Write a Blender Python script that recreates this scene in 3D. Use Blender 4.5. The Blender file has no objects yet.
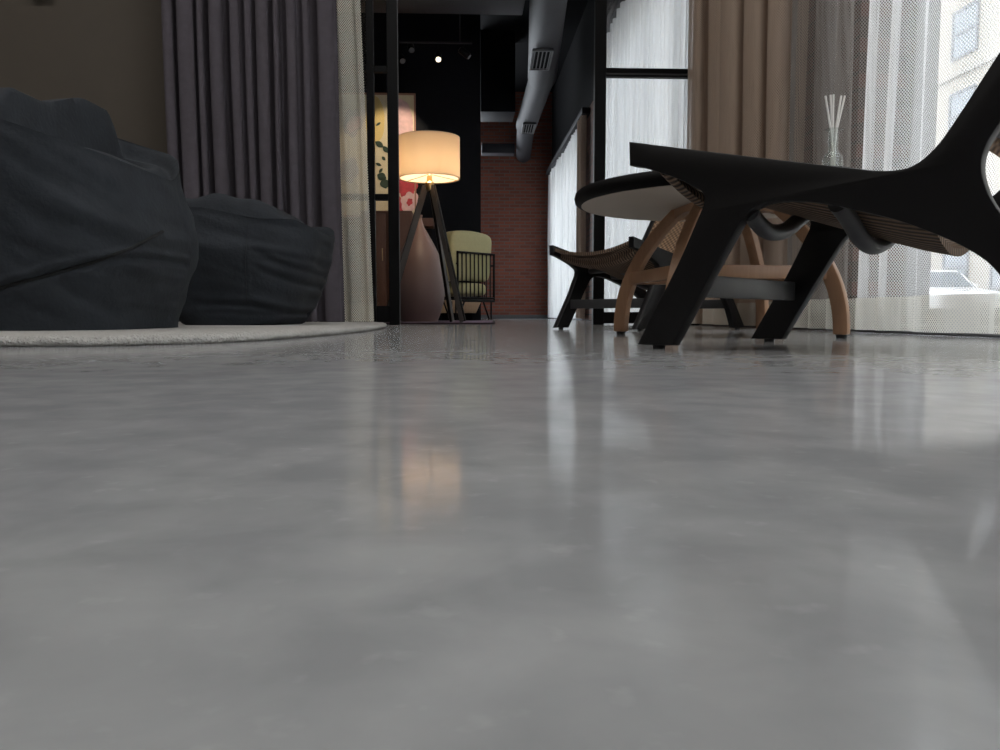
import bpy, bmesh, math, random
from mathutils import Vector, Matrix, noise
from mathutils.bvhtree import BVHTree
random.seed(7)
PI = math.pi
SC = bpy.context.scene
COL = SC.collection

# ------------------------------------------------------------------ camera numbers
H, F = .0657, 800.0
YAW, PITCH = math.atan(35/800), math.atan(60/800)
FH = Vector((math.sin(YAW), math.cos(YAW), 0)); RH = Vector((math.cos(YAW), -math.sin(YAW), 0))

def cam(x, d, z=0):
    """metres right of / ahead of the standpoint -> world"""
    p = RH*x + FH*d
    return Vector((p.x, p.y, z))
def at(px, d, z=0):
    return cam((px-500)/F*d, d, z)
def zz(py, d):
    return H + d*math.tan(math.atan((375-py)/F)-PITCH)
def rx(px, Y):
    a = (px-500)/F
    return Y*(math.cos(YAW)*a+math.sin(YAW))/(math.cos(YAW)-math.sin(YAW)*a)

# ------------------------------------------------------------------ materials
MATS = {}
def newmat(name):
    m = bpy.data.materials.new(name); m.use_nodes = True
    nt = m.node_tree; nt.nodes.clear()
    out = nt.nodes.new('ShaderNodeOutputMaterial')
    return m, nt, out
def N(nt, typ, **kw):
    n = nt.nodes.new(typ)
    for k, v in kw.items():
        if k.startswith('i_'):
            key = k[2:]
            key = int(key) if key.isdigit() else key.replace('_', ' ')
            n.inputs[key].default_value = v
        else:
            setattr(n, k, v)
    return n
def rgba(c): return (c[0], c[1], c[2], 1)
def srgb(r, g, b):
    f = lambda v: (v/255/12.92 if v/255 <= .04045 else ((v/255+.055)/1.055)**2.4)
    return (f(r), f(g), f(b))

def plain(name, col, rough=.5, metal=0, var=.12, scale=8, bump=0, bscale=60, spec=.5, stretch=(1, 1, 1)):
    m, nt, out = newmat(name)
    b = N(nt, 'ShaderNodeBsdfPrincipled'); b.inputs['Roughness'].default_value = rough
    b.inputs['Metallic'].default_value = metal; b.inputs['Specular IOR Level'].default_value = spec
    tc = N(nt, 'ShaderNodeTexCoord'); mp = N(nt, 'ShaderNodeMapping'); mp.inputs['Scale'].default_value = stretch
    nt.links.new(tc.outputs['Object'], mp.inputs['Vector'])
    nz = N(nt, 'ShaderNodeTexNoise', i_Scale=scale, i_Detail=4.0)
    nt.links.new(mp.outputs[0], nz.inputs['Vector'])
    mx = N(nt, 'ShaderNodeMix', data_type='RGBA')
    mx.inputs[6].default_value = rgba([c*(1-var) for c in col]); mx.inputs[7].default_value = rgba([min(1, c*(1+var)) for c in col])
    nt.links.new(nz.outputs['Fac'], mx.inputs[0]); nt.links.new(mx.outputs[2], b.inputs['Base Color'])
    if bump:
        n2 = N(nt, 'ShaderNodeTexNoise', i_Scale=bscale, i_Detail=3.0)
        nt.links.new(mp.outputs[0], n2.inputs['Vector'])
        bp = N(nt, 'ShaderNodeBump', i_Strength=bump, i_Distance=.01)
        nt.links.new(n2.outputs['Fac'], bp.inputs['Height']); nt.links.new(bp.outputs[0], b.inputs['Normal'])
    nt.links.new(b.outputs[0], out.inputs[0])
    MATS[name] = m
    return m

def wood(name, c1, c2, rough=.42, axis=2, scale=14):
    m, nt, out = newmat(name)
    b = N(nt, 'ShaderNodeBsdfPrincipled', i_Roughness=rough)
    tc = N(nt, 'ShaderNodeTexCoord'); mp = N(nt, 'ShaderNodeMapping')
    s = [9, 9, 9]; s[axis] = 1.0; mp.inputs['Scale'].default_value = s
    nz = N(nt, 'ShaderNodeTexNoise', i_Scale=scale, i_Detail=5.0, i_Distortion=.6)
    mx = N(nt, 'ShaderNodeMix', data_type='RGBA'); mx.inputs[6].default_value = rgba(c1); mx.inputs[7].default_value = rgba(c2)
    nt.links.new(tc.outputs['Object'], mp.inputs[0]); nt.links.new(mp.outputs[0], nz.inputs['Vector'])
    nt.links.new(nz.outputs['Fac'], mx.inputs[0]); nt.links.new(mx.outputs[2], b.inputs['Base Color'])
    nt.links.new(b.outputs[0], out.inputs[0]); MATS[name] = m
    return m

def math_(nt, op, a, b=None):
    n = nt.nodes.new('ShaderNodeMath'); n.operation = op
    for i, v in enumerate((a, b)):
        if v is None: continue
        if isinstance(v, (int, float)): n.inputs[i].default_value = v
        else: nt.links.new(v, n.inputs[i])
    return n.outputs[0]

def fabric_net(name, col, pitch=.013, thr=.15, trans=.5, clear=.92, base_clear=0.0):
    """woven net: little holes in a staggered grid, light passes through the yarn too"""
    m, nt, out = newmat(name)
    uv = N(nt, 'ShaderNodeUVMap'); sp = N(nt, 'ShaderNodeSeparateXYZ'); nt.links.new(uv.outputs[0], sp.inputs[0])
    k = 2*PI/pitch/1.0
    su = math_(nt, 'SINE', math_(nt, 'MULTIPLY', sp.outputs[0], k)); sv = math_(nt, 'SINE', math_(nt, 'MULTIPLY', sp.outputs[1], k*.8))
    f = math_(nt, 'MULTIPLY', su, sv)
    hole = N(nt, 'ShaderNodeMapRange', interpolation_type='SMOOTHSTEP')
    hole.inputs['From Min'].default_value = thr-.12; hole.inputs['From Max'].default_value = thr+.12
    hole.inputs['To Min'].default_value = base_clear; hole.inputs['To Max'].default_value = clear
    nt.links.new(f, hole.inputs['Value'])
    d = N(nt, 'ShaderNodeBsdfDiffuse', i_Color=rgba(col)); t = N(nt, 'ShaderNodeBsdfTranslucent', i_Color=rgba(col))
    mx = N(nt, 'ShaderNodeMixShader', i_0=trans); nt.links.new(d.outputs[0], mx.inputs[1]); nt.links.new(t.outputs[0], mx.inputs[2])
    tr = N(nt, 'ShaderNodeBsdfTransparent'); m2 = N(nt, 'ShaderNodeMixShader')
    nt.links.new(hole.outputs[0], m2.inputs[0]); nt.links.new(mx.outputs[0], m2.inputs[1]); nt.links.new(tr.outputs[0], m2.inputs[2])
    nt.links.new(m2.outputs[0], out.inputs[0]); MATS[name] = m
    return m

def fabric_sheer(name, col, trans=.6, clear=.25):
    m, nt, out = newmat(name)
    uv = N(nt, 'ShaderNodeUVMap'); mp = N(nt, 'ShaderNodeMapping'); mp.inputs['Scale'].default_value = (60, 1.2, 1)
    nt.links.new(uv.outputs[0], mp.inputs[0])
    nz = N(nt, 'ShaderNodeTexNoise', i_Scale=1.0, i_Detail=3.0); nt.links.new(mp.outputs[0], nz.inputs['Vector'])
    mr = N(nt, 'ShaderNodeMapRange', i_1=.3, i_2=.7, i_3=clear*.8, i_4=clear*1.2); nt.links.new(nz.outputs['Fac'], mr.inputs[0])
    d = N(nt, 'ShaderNodeBsdfDiffuse', i_Color=rgba(col)); t = N(nt, 'ShaderNodeBsdfTranslucent', i_Color=rgba(col))
    mx = N(nt, 'ShaderNodeMixShader', i_0=trans); nt.links.new(d.outputs[0], mx.inputs[1]); nt.links.new(t.outputs[0], mx.inputs[2])
    tr = N(nt, 'ShaderNodeBsdfTransparent'); m2 = N(nt, 'ShaderNodeMixShader')
    nt.links.new(mr.outputs[0], m2.inputs[0]); nt.links.new(mx.outputs[0], m2.inputs[1]); nt.links.new(tr.outputs[0], m2.inputs[2])
    nt.links.new(m2.outputs[0], out.inputs[0]); MATS[name] = m

def glass_thin(name, tint=(1, 1, 1), ior=1.45, refl=1.0):
    m, nt, out = newmat(name)
    tr = N(nt, 'ShaderNodeBsdfTransparent', i_Color=rgba(tint)); g = N(nt, 'ShaderNodeBsdfGlossy', i_Roughness=.02)
    lw = N(nt, 'ShaderNodeLayerWeight', i_Blend=.5)
    f2 = math_(nt, 'MULTIPLY', math_(nt, 'ADD', math_(nt, 'MULTIPLY', math_(nt, 'POWER', lw.outputs['Facing'], 5.0), .9), .035), refl)
    mx = N(nt, 'ShaderNodeMixShader'); nt.links.new(f2, mx.inputs[0]); nt.links.new(tr.outputs[0], mx.inputs[1]); nt.links.new(g.outputs[0], mx.inputs[2])
    nt.links.new(mx.outputs[0], out.inputs[0]); MATS[name] = m

def emit(name, col, s):
    m, nt, out = newmat(name)
    e = N(nt, 'ShaderNodeEmission', i_Color=rgba(col), i_Strength=s); nt.links.new(e.outputs[0], out.inputs[0]); MATS[name] = m

def brick(name, c1, c2, mortar, axis='x', bump=.6, w=.22, h=.07):
    m, nt, out = newmat(name)
    b = N(nt, 'ShaderNodeBsdfPrincipled', i_Roughness=.85)
    tc = N(nt, 'ShaderNodeTexCoord'); sp = N(nt, 'ShaderNodeSeparateXYZ'); cb = N(nt, 'ShaderNodeCombineXYZ')
    nt.links.new(tc.outputs['Object'], sp.inputs[0])
    nt.links.new(sp.outputs[0 if axis == 'x' else 1], cb.inputs[0]); nt.links.new(sp.outputs[2], cb.inputs[1])
    bt = N(nt, 'ShaderNodeTexBrick'); bt.inputs['Scale'].default_value = 1
    bt.inputs['Brick Width'].default_value = w; bt.inputs['Row Height'].default_value = h
    bt.inputs['Mortar Size'].default_value = .008; bt.inputs['Color1'].default_value = rgba(c1); bt.inputs['Color2'].default_value = rgba(c2); bt.inputs['Mortar'].default_value = rgba(mortar)
    nt.links.new(cb.outputs[0], bt.inputs['Vector']); nt.links.new(bt.outputs[0], b.inputs['Base Color'])
    bp = N(nt, 'ShaderNodeBump', i_Strength=bump, i_Distance=.01, invert=True); nt.links.new(bt.outputs['Fac'], bp.inputs['Height']); nt.links.new(bp.outputs[0], b.inputs['Normal'])
    nt.links.new(b.outputs[0], out.inputs[0]); MATS[name] = m

def concrete(name):
    m, nt, out = newmat(name)
    b = N(nt, 'ShaderNodeBsdfDiffuse'); gl = N(nt, 'ShaderNodeBsdfGlossy', i_Color=(.97, .97, .97, 1))
    tc = N(nt, 'ShaderNodeTexCoord')
    def nz(scale, det, dist=0):
        n = N(nt, 'ShaderNodeTexNoise', i_Scale=scale, i_Detail=det, i_Distortion=dist); nt.links.new(tc.outputs['Object'], n.inputs['Vector']); return n.outputs['Fac']
    def ramp(src, stops):
        r = N(nt, 'ShaderNodeValToRGB'); r.color_ramp.elements[0].position = stops[0][0]; r.color_ramp.elements[0].color = rgba(stops[0][1])
        r.color_ramp.elements[1].position = stops[1][0]; r.color_ramp.elements[1].color = rgba(stops[1][1]); nt.links.new(src, r.inputs[0]); return r.outputs[0]
    big = ramp(nz(2.2, 5, .8), ((.3, (.265, .265, .266)), (.7, (.32, .319, .318))))
    med = ramp(nz(22, 6, .3), ((.35, (.87, .87, .88)), (.7, (1.12, 1.12, 1.11))))
    spk = ramp(nz(85, 3), ((.62, (1, 1, 1)), (.80, (1.16, 1.16, 1.15))))
    m1 = N(nt, 'ShaderNodeMix', data_type='RGBA', blend_type='MULTIPLY'); m1.inputs[0].default_value = 1
    nt.links.new(big, m1.inputs[6]); nt.links.new(med, m1.inputs[7])
    m2 = N(nt, 'ShaderNodeMix', data_type='RGBA', blend_type='MULTIPLY'); m2.inputs[0].default_value = 1
    nt.links.new(m1.outputs[2], m2.inputs[6]); nt.links.new(spk, m2.inputs[7])
    nt.links.new(m2.outputs[2], b.inputs['Color'])
    mr = N(nt, 'ShaderNodeMapRange', i_1=.3, i_2=.7, i_3=.085, i_4=.125); nt.links.new(nz(7, 5, .5), mr.inputs[0]); nt.links.new(mr.outputs[0], gl.inputs['Roughness'])
    bp = N(nt, 'ShaderNodeBump', i_Strength=.05, i_Distance=.002); nt.links.new(nz(35, 3), bp.inputs['Height']); nt.links.new(bp.outputs[0], gl.inputs['Normal'])
    # sealed surface: mirror-like only at a very flat view, soft sheen otherwise
    lw = N(nt, 'ShaderNodeLayerWeight', i_Blend=.5)
    fac = math_(nt, 'ADD', math_(nt, 'MULTIPLY', math_(nt, 'POWER', lw.outputs['Facing'], 6.5), .62), .035)
    mxs = N(nt, 'ShaderNodeMixShader'); nt.links.new(fac, mxs.inputs[0]); nt.links.new(b.outputs[0], mxs.inputs[1]); nt.links.new(gl.outputs[0], mxs.inputs[2])
    nt.links.new(mxs.outputs[0], out.inputs[0]); MATS[name] = m

def cordweave(name, c1, c2, freq=55, cross=0):
    """paper cord laid side by side: stripes run with the uv u direction"""
    m, nt, out = newmat(name)
    b = N(nt, 'ShaderNodeBsdfPrincipled', i_Roughness=.75)
    uv = N(nt, 'ShaderNodeUVMap'); sp = N(nt, 'ShaderNodeSeparateXYZ'); nt.links.new(uv.outputs[0], sp.inputs[0])
    s = math_(nt, 'SINE', math_(nt, 'MULTIPLY', sp.outputs[0], 2*PI*freq))
    if cross:
        s2 = math_(nt, 'SINE', math_(nt, 'MULTIPLY', sp.outputs[1], 2*PI*cross)); s = math_(nt, 'MULTIPLY', s, s2)
    h = math_(nt, 'ADD', math_(nt, 'MULTIPLY', s, .5), .5)
    tc = N(nt, 'ShaderNodeTexCoord'); nz = N(nt, 'ShaderNodeTexNoise', i_Scale=40.0); nt.links.new(tc.outputs['Object'], nz.inputs['Vector'])
    hh = math_(nt, 'MULTIPLY', h, math_(nt, 'ADD', nz.outputs['Fac'], .5))
    mx = N(nt, 'ShaderNodeMix', data_type='RGBA'); mx.inputs[6].default_value = rgba(c1); mx.inputs[7].default_value = rgba(c2)
    nt.links.new(hh, mx.inputs[0]); nt.links.new(mx.outputs[2], b.inputs['Base Color'])
    bp = N(nt, 'ShaderNodeBump', i_Strength=.8, i_Distance=.004); nt.links.new(h, bp.inputs['Height']); nt.links.new(bp.outputs[0], b.inputs['Normal'])
    nt.links.new(b.outputs[0], out.inputs[0]); MATS[name] = m

def shade_cloth(name, col):
    m, nt, out = newmat(name)
    d = N(nt, 'ShaderNodeBsdfDiffuse', i_Color=rgba(col)); t = N(nt, 'ShaderNodeBsdfTranslucent', i_Color=rgba((.9, .78, .60)))
    mx = N(nt, 'ShaderNodeMixShader', i_0=.45); nt.links.new(d.outputs[0], mx.inputs[1]); nt.links.new(t.outputs[0], mx.inputs[2])
    nt.links.new(mx.outputs[0], out.inputs[0]); MATS[name] = m

concrete('polished_concrete')
plain('olive_paint', srgb(78, 71, 62), .8, var=.05)
plain('white_paint', (.55, .54, .52), .8, var=.04)
plain('black_paint', (.005, .005, .006), .9, var=.1, spec=.1)
plain('navy_paint', (.0045, .005, .0075), .6, var=.15, scale=3, spec=.15)
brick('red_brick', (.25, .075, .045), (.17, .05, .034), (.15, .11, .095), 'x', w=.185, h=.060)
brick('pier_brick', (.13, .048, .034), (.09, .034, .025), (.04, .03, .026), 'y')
plain('black_lacquer', (.0026, .0022, .0028), .45, var=.3, scale=5, spec=.35)
plain('grey_lacquer', (.05, .05, .052), .42, var=.25, scale=20, spec=.5)
plain('rubber', (.01, .01, .01), .7)
plain('black_steel', (.0025, .0025, .003), .45, metal=0, var=.2, spec=.15)
plain('duct_grey', (.033, .032, .037), .6, var=.15, scale=3, spec=.2)
plain('grille_grey', (.10, .10, .105), .5)
plain('beanbag_cloth', (.025, .029, .035), .85, var=.3, scale=14, bump=.22, bscale=70, spec=.25)
plain('beanbag_seam', (.004, .0045, .005), .9)
plain('purple_drape', (.092, .082, .095), .9, var=.15, scale=30, bump=.15, bscale=300, spec=.15)
plain('shag', (.47, .455, .43), .95, var=.28, scale=90, bump=1.0, bscale=160, spec=.1)
fabric_net('net_white', (.85, .85, .85), .0092, .16, .55, .92, .04)
fabric_net('net_hem', (.84, .82, .75), .0092, .34, .55, .85, .0)
fabric_net('net_brown', (.52, .41, .33), .0115, .26, .12, .9, .0)
fabric_net('net_taupe', (.25, .225, .205), .0105, .10, .18, .92, .0)
fabric_sheer('sheer_white', (.88, .90, .91), .62, .24)
fabric_net('net_cream', (.85, .82, .72), .013, .10, .25, .75, .10)
glass_thin('pane_glass'); glass_thin('bulb_glass', (1, .97, .92))
glass_thin('bottle_glass', (.93, .95, .94), 1.5, 1.4)
wood('walnut', (.20, .085, .040), (.33, .155, .078))
wood('oak', (.27, .145, .078), (.38, .21, .115))
plain('dark_top', (.004, .0035, .0035), .6, var=.3, spec=.1)
plain('cream_underside', (.52, .45, .38), .6, var=.06)
cordweave('cord_brown', (.022, .014, .010), (.26, .165, .105), 70)
cordweave('cord_back', (.07, .04, .022), (.36, .22, .125), 40, 40)
shade_cloth('shade_linen', (.62, .52, .42))
emit('bulb', (1, .80, .52), 9)
emit('spot_glow', (1, .86, .62), 3)
plain('brass', (.55, .38, .16), .3, metal=1)
plain('lamp_wood', (.0045, .004, .0035), .5, var=.3, spec=.12)
plain('lamp_edge', (.085, .075, .068), .5, var=.2, spec=.2)
plain('mauve_ceramic', (.15, .098, .088), .5, var=.12, scale=6)
plain('pale_green_cushion', (.40, .37, .20), .9, var=.1, scale=40, bump=.2, bscale=250)
plain('purple_rug', (.16, .10, .15), .95, var=.3, scale=60, bump=.4)
plain('rug_binding', (.02, .008, .014), .9)
wood('redwood_panel', (.13, .05, .028), (.20, .085, .045), .5)
wood('tan_wood', (.45, .29, .17), (.58, .40, .25), .5)
plain('canvas_cream', (.70, .58, .38), .8, var=.28, scale=2.5)
plain('paint_leaf', (.035, .055, .035), .8, var=.4, scale=20)
plain('paint_red', (.50, .05, .06), .8, var=.5, scale=22)
plain('paint_pink', (.72, .45, .42), .8, var=.3, scale=18)
plain('paint_yellow', (.72, .52, .20), .8, var=.2, scale=6)
plain('paint_grey', (.33, .28, .27), .8, var=.3, scale=18)
plain('frame_wood', (.35, .16, .10), .5)
plain('alarm_red', (.20, .012, .012), .4)
plain('reed', (.80, .77, .72), .7, var=.05)
plain('diffuser_oil', (.75, .72, .62), .2)
plain('facade_cream', (.33, .30, .25), .85, var=.06, scale=2)
plain('facade_trim', (.30, .28, .25), .8)
plain('facade_pane', (.17, .20, .23), .25, var=.1)
plain('facade_frame', (.09, .10, .12), .6)
plain('asphalt', (.14, .14, .145), .9, var=.15, scale=4)
plain('sidewalk', (.42, .41, .39), .9, var=.08, scale=3)
plain('car_white', (.72, .73, .74), .25, var=.02)
plain('car_glass', (.08, .11, .14), .12, var=.1)
plain('car_black', (.02, .02, .02), .6)
plain('car_light', (.7, .72, .75), .15)
plain('chrome', (.7, .7, .7), .2, metal=1)

# ------------------------------------------------------------------ mesh helpers
def bm_new(): return bmesh.new()
def add_box(bm, x0, x1, y0, y1, z0, z1, bev=0, seg=2, mi=0):
    vs = [bm.verts.new((x, y, z)) for z in (z0, z1) for y in (y0, y1) for x in (x0, x1)]
    idx = [(0, 2, 3, 1), (4, 5, 7, 6), (0, 1, 5, 4), (2, 6, 7, 3), (0, 4, 6, 2), (1, 3, 7, 5)]
    fs = [bm.faces.new([vs[i] for i in f]) for f in idx]
    if bev:
        es = list({e for f in fs for e in f.edges})
        bmesh.ops.bevel(bm, geom=es, offset=bev, segments=seg, affect='EDGES', profile=.5)
    return bm
def box(*a, **k): return add_box(bm_new(), *a, **k)

def add_beam(bm, p, q, w, t, side=None, bev=.003):
    """rectangular bar from p to q, w across 'side', t in the third direction"""
    p, q = Vector(p), Vector(q); d = (q-p).normalized()
    s = Vector(side) if side else (Vector((0, 0, 1)).cross(d) if abs(d.z) < .98 else Vector((1, 0, 0)))
    s = (s - d*s.dot(d)).normalized(); n = d.cross(s)
    vs = []
    for c in (p, q):
        for a, b in ((-1, -1), (1, -1), (1, 1), (-1, 1)):
            vs.append(bm.verts.new(c + s*a*w/2 + n*b*t/2))
    fs = [bm.faces.new(vs[0:4][::-1]), bm.faces.new(vs[4:8])]
    for i in range(4):
        j = (i+1) % 4; fs.append(bm.faces.new((vs[i], vs[j], vs[4+j], vs[4+i])))
    if bev:
        bmesh.ops.bevel(bm, geom=list({e for f in fs for e in f.edges}), offset=bev, segments=2, affect='EDGES', profile=.5)
    return bm
def beam(*a, **k): return add_beam(bm_new(), *a, **k)

def add_tube(bm, pts, r, n=10, caps=True, uv=False):
    pts = [Vector(p) for p in pts]; rings = []
    up = None
    for i, p in enumerate(pts):
        d = (pts[min(i+1, len(pts)-1)]-pts[max(i-1, 0)]).normalized()
        if up is None: up = Vector((0, 0, 1)) if abs(d.z) < .9 else Vector((1, 0, 0))
        s = d.cross(up).normalized(); u = s.cross(d).normalized(); up = u
        rr = r[i] if isinstance(r, (list, tuple)) else r
        rings.append([bm.verts.new(p + s*math.cos(2*PI*k/n)*rr + u*math.sin(2*PI*k/n)*rr) for k in range(n)])
    for a, b in zip(rings, rings[1:]):
        for k in range(n): bm.faces.new((a[k], a[(k+1) % n], b[(k+1) % n], b[k]))
    if caps: bm.faces.new(rings[0][::-1]); bm.faces.new(rings[-1])
    return bm
def tube(*a, **k): return add_tube(bm_new(), *a, **k)

def add_lathe(bm, prof, n=48, c=(0, 0, 0), a0=0, cap=True):
    rings = []
    for r, z in prof:
        if r < 1e-6: rings.append([bm.verts.new((c[0], c[1], c[2]+z))])
        else: rings.append([bm.verts.new((c[0]+r*math.cos(a0+2*PI*k/n), c[1]+r*math.sin(a0+2*PI*k/n), c[2]+z)) for k in range(n)])
    for a, b in zip(rings, rings[1:]):
        for k in range(n):
            j = (k+1) % n
            if len(a) == 1: bm.faces.new((a[0], b[j], b[k]))
            elif len(b) == 1: bm.faces.new((a[k], a[j], b[0]))
            else: bm.faces.new((a[k], a[j], b[j], b[k]))
    return bm
def lathe(*a, **k): return add_lathe(bm_new(), *a, **k)

def add_prism(bm, pts, y0, y1, bev=0, seg=2, plane='xz'):
    """outline pts extruded along the third axis"""
    mk = (lambda a, b, c: (a, c, b)) if plane == 'xz' else ((lambda a, b, c: (c, a, b)) if plane == 'yz' else (lambda a, b, c: (a, b, c)))
    lo = [bm.verts.new(mk(a, b, y0)) for a, b in pts]; hi = [bm.verts.new(mk(a, b, y1)) for a, b in pts]
    f0 = bm.faces.new(lo); f1 = bm.faces.new(hi[::-1]); n = len(pts)
    for i in range(n):
        j = (i+1) % n; bm.faces.new((lo[j], lo[i], hi[i], hi[j]))
    bmesh.ops.recalc_face_normals(bm, faces=bm.faces)
    if bev: bmesh.ops.bevel(bm, geom=list(f0.edges)+list(f1.edges), offset=bev, segments=seg, affect='EDGES', profile=.5, clamp_overlap=True)
    return bm
def prism(*a, **k): return add_prism(bm_new(), *a, **k)

def smooth_pts(pts, n=6, closed=True):
    """Catmull-Rom through pts; a point given as (x, y, 's') stays a sharp corner"""
    out = []; L = len(pts); P = [Vector((p[0], p[1])) for p in pts]; sharp = [len(p) > 2 for p in pts]
    rng = range(L) if closed else range(L-1)
    for i in rng:
        p1, p2 = P[i], P[(i+1) % L]
        p0 = P[i-1] if (closed or i > 0) else p1; p3 = P[(i+2) % L] if (closed or i < L-2) else p2
        if sharp[i]: p0 = p1 - (p2-p1)
        if sharp[(i+1) % L]: p3 = p2 + (p2-p1)
        for k in range(n):
            t = k/n
            q = .5*((2*p1) + (p2-p0)*t + (2*p0-5*p1+4*p2-p3)*t*t + (3*p1-p0-3*p2+p3)*t*t*t)
            out.append((q.x, q.y))
    if not closed: out.append((P[-1].x, P[-1].y))
    return out

ROOT = {}
def thing(name, label, cat, loc=(0, 0, 0), rz=0, group=None, kind=None):
    o = bpy.data.objects.new(name, None); COL.objects.link(o)
    o.location = loc; o.rotation_euler = (0, 0, rz); o.empty_display_size = .1
    if label: o['label'] = label
    if cat: o['category'] = cat
    if group: o['group'] = group
    if kind: o['kind'] = kind
    ROOT[o] = Matrix.Translation(Vector(loc)) @ Matrix.Rotation(rz, 4, 'Z')
    return o
def obj(name, bm, mat, parent=None, world=False, smooth=True, label=None, angle=40):
    me = bpy.data.meshes.new(name)
    if parent is not None and world: bm.transform(ROOT[parent].inverted())
    bmesh.ops.recalc_face_normals(bm, faces=bm.faces) if mat not in ('net_white',) else None
    shift = Vector((0, 0, 0))
    if parent is None:
        xs = [v.co for v in bm.verts]
        shift = Vector(((min(c.x for c in xs)+max(c.x for c in xs))/2, (min(c.y for c in xs)+max(c.y for c in xs))/2, min(c.z for c in xs)))
        bm.transform(Matrix.Translation(-shift))
    bm.to_mesh(me); bm.free()
    mats = mat if isinstance(mat, (list, tuple)) else [mat]
    for mm in mats: me.materials.append(MATS[mm])
    o = bpy.data.objects.new(name, me); COL.objects.link(o); o.location = shift
    if smooth:
        me.polygons.foreach_set('use_smooth', [True]*len(me.polygons))
        me.set_sharp_from_angle(angle=math.radians(angle))
    if parent is not None:
        o.parent = parent; ROOT[o] = ROOT[parent]
    else: ROOT[o] = Matrix.Translation(shift)
    if label: o['label'] = label
    return o
def tag(o, label, cat, group=None, kind=None):
    o['label'] = label; o['category'] = cat
    if group: o['group'] = group
    if kind: o['kind'] = kind
    return o
def struct(name, bm, mat, label=None, parent=None, smooth=False):
    o = obj(name, bm, mat, parent, world=parent is not None, smooth=smooth)
    if parent is None: o['kind'] = 'structure'
    if label: o['label'] = label
    return o
def copy_tree(o, parent=None):
    c = o.copy(); COL.objects.link(c)
    if parent is not None: c.parent = parent
    for ch in list(o.children): copy_tree(ch, c)
    return c

# ------------------------------------------------------------------ room shell
CEIL = 4.0
XW = 1.56          # inner face of the window wall
XO = 1.93          # its outer face
YP = 5.30          # the steel and glass partition
fl = struct('floor', box(-4.1, XO, -4.1, 14.6, -.12, 0), 'polished_concrete')
struct('ceiling', box(-4.1, XO, -4.1, 14.6, CEIL, CEIL+.12), 'black_paint')
struct('wall_left', box(-4.25, -4.1, -4.1, 14.6, -.1, CEIL+.1), 'olive_paint')
struct('wall_back', box(-4.1, XO, -4.25, -4.1, -.1, CEIL+.1), 'olive_paint')
struct('wall_olive', box(-4.1, -1.32, YP-.04, YP+.10, 0, CEIL), 'olive_paint')
struct('wall_brick', box(.05, XO, 14.45, 14.6, 0, CEIL), 'red_brick')
struct('baseboard_brick', box(.19, XW, 14.42, 14.45, 0, .07, bev=.006), 'grille_grey')
struct('wall_black', box(-4.1, rx(481, 8.8), 8.8, 8.95, 0, CEIL), 'navy_paint')
# window wall: piers and the band above the openings
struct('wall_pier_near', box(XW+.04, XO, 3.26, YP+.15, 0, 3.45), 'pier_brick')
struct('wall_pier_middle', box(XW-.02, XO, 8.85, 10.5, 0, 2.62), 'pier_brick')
struct('wall_pier_back', box(XW, XO, -4.1, -3.3, 0, 3.45), 'white_paint')
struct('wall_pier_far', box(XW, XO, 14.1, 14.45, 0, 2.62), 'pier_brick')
struct('wall_right_band', box(XW, XO, -4.1, YP+.15, 3.45, CEIL), 'black_paint')
struct('wall_right_band_middle', box(XW, XO, YP+.15, 8.85, 3.05, CEIL), 'black_paint')
struct('wall_right_band_far', box(XW, XO, 8.85, 14.45, 2.62, CEIL), 'black_paint')

def window(name, y0, y1, nmull, z1=3.45):
    f = bm_new(); xf0, xf1 = XO-.10, XO-.04
    add_box(f, xf0, xf1, y0, y0+.06, 0, z1); add_box(f, xf0, xf1, y1-.06, y1, 0, z1)
    add_box(f, xf0, xf1, y0+.06, y1-.06, 0, .09); add_box(f, xf0, xf1, y0+.06, y1-.06, z1-.08, z1)
    for i in range(1, nmull):
        y = y0+(y1-y0)*i/nmull; add_box(f, xf0, xf1, y-.03, y+.03, .09, z1-.08)
    fr = struct(name, f, 'black_steel')
    g = obj('glass', box(XO-.072, XO-.066, y0+.06, y1-.06, .09, z1-.08), 'pane_glass', fr, world=True, smooth=False)
    s = obj('window_sill', box(XW-.0, XO-.11, y0+.01, y1-.01, .001, .03, bev=.004), 'grille_grey', fr, world=True, smooth=False)
    return fr
window('window_1', -3.3, 3.26, 2)
window('window_2', YP+.15, 8.85, 2, 3.05)
window('window_3', 10.5, 14.1, 2, 2.62)

# steel partition: stacked glazed door on the left, fixed glazed screen on the right
def zY(py): return zz(py, YP)
dr = thing('door_1', 'black steel glazed sliding door beside the cream sheer', None, (rx(385, YP), YP, 0), kind='structure')
def dpart(nm, bm, mat='black_steel'): return obj(nm, bm, mat, dr, world=True, smooth=False)
xs = [(-1.30, -1.24), (rx(370, YP), rx(377, YP)), (rx(390, YP), rx(400.5, YP))]
for a, b in xs: dpart('stile', box(a, b, YP-.03, YP+.03, 0, 3.2, bev=.003))
for a, b in ((-1.24, rx(370, YP)), (rx(377, YP), rx(390, YP))):
    for z0, z1 in ((zY(74), zY(68)), (zY(201), zY(195)), (.02, zY(306)), (3.12, 3.2)):
        dpart('rail', box(a, b, YP-.02, YP+.02, z0, z1))
    dpart('pane', box(a, b, YP-.004, YP+.004, zY(306), 3.12), 'pane_glass')
dpart('pale_strip', box(rx(400.5, YP), rx(400.5, YP)+.004, YP-.034, YP-.028, 0, 3.2), 'grille_grey')  # thin grey strip paints in the highlight along the post's edge
sc = thing('window_4', 'black steel glazed screen right of the opening', None, (rx(640, YP), YP, 0), kind='structure')
def spart(nm, bm, mat='black_steel'): return obj(nm, bm, mat, sc, world=True, smooth=False)
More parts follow.
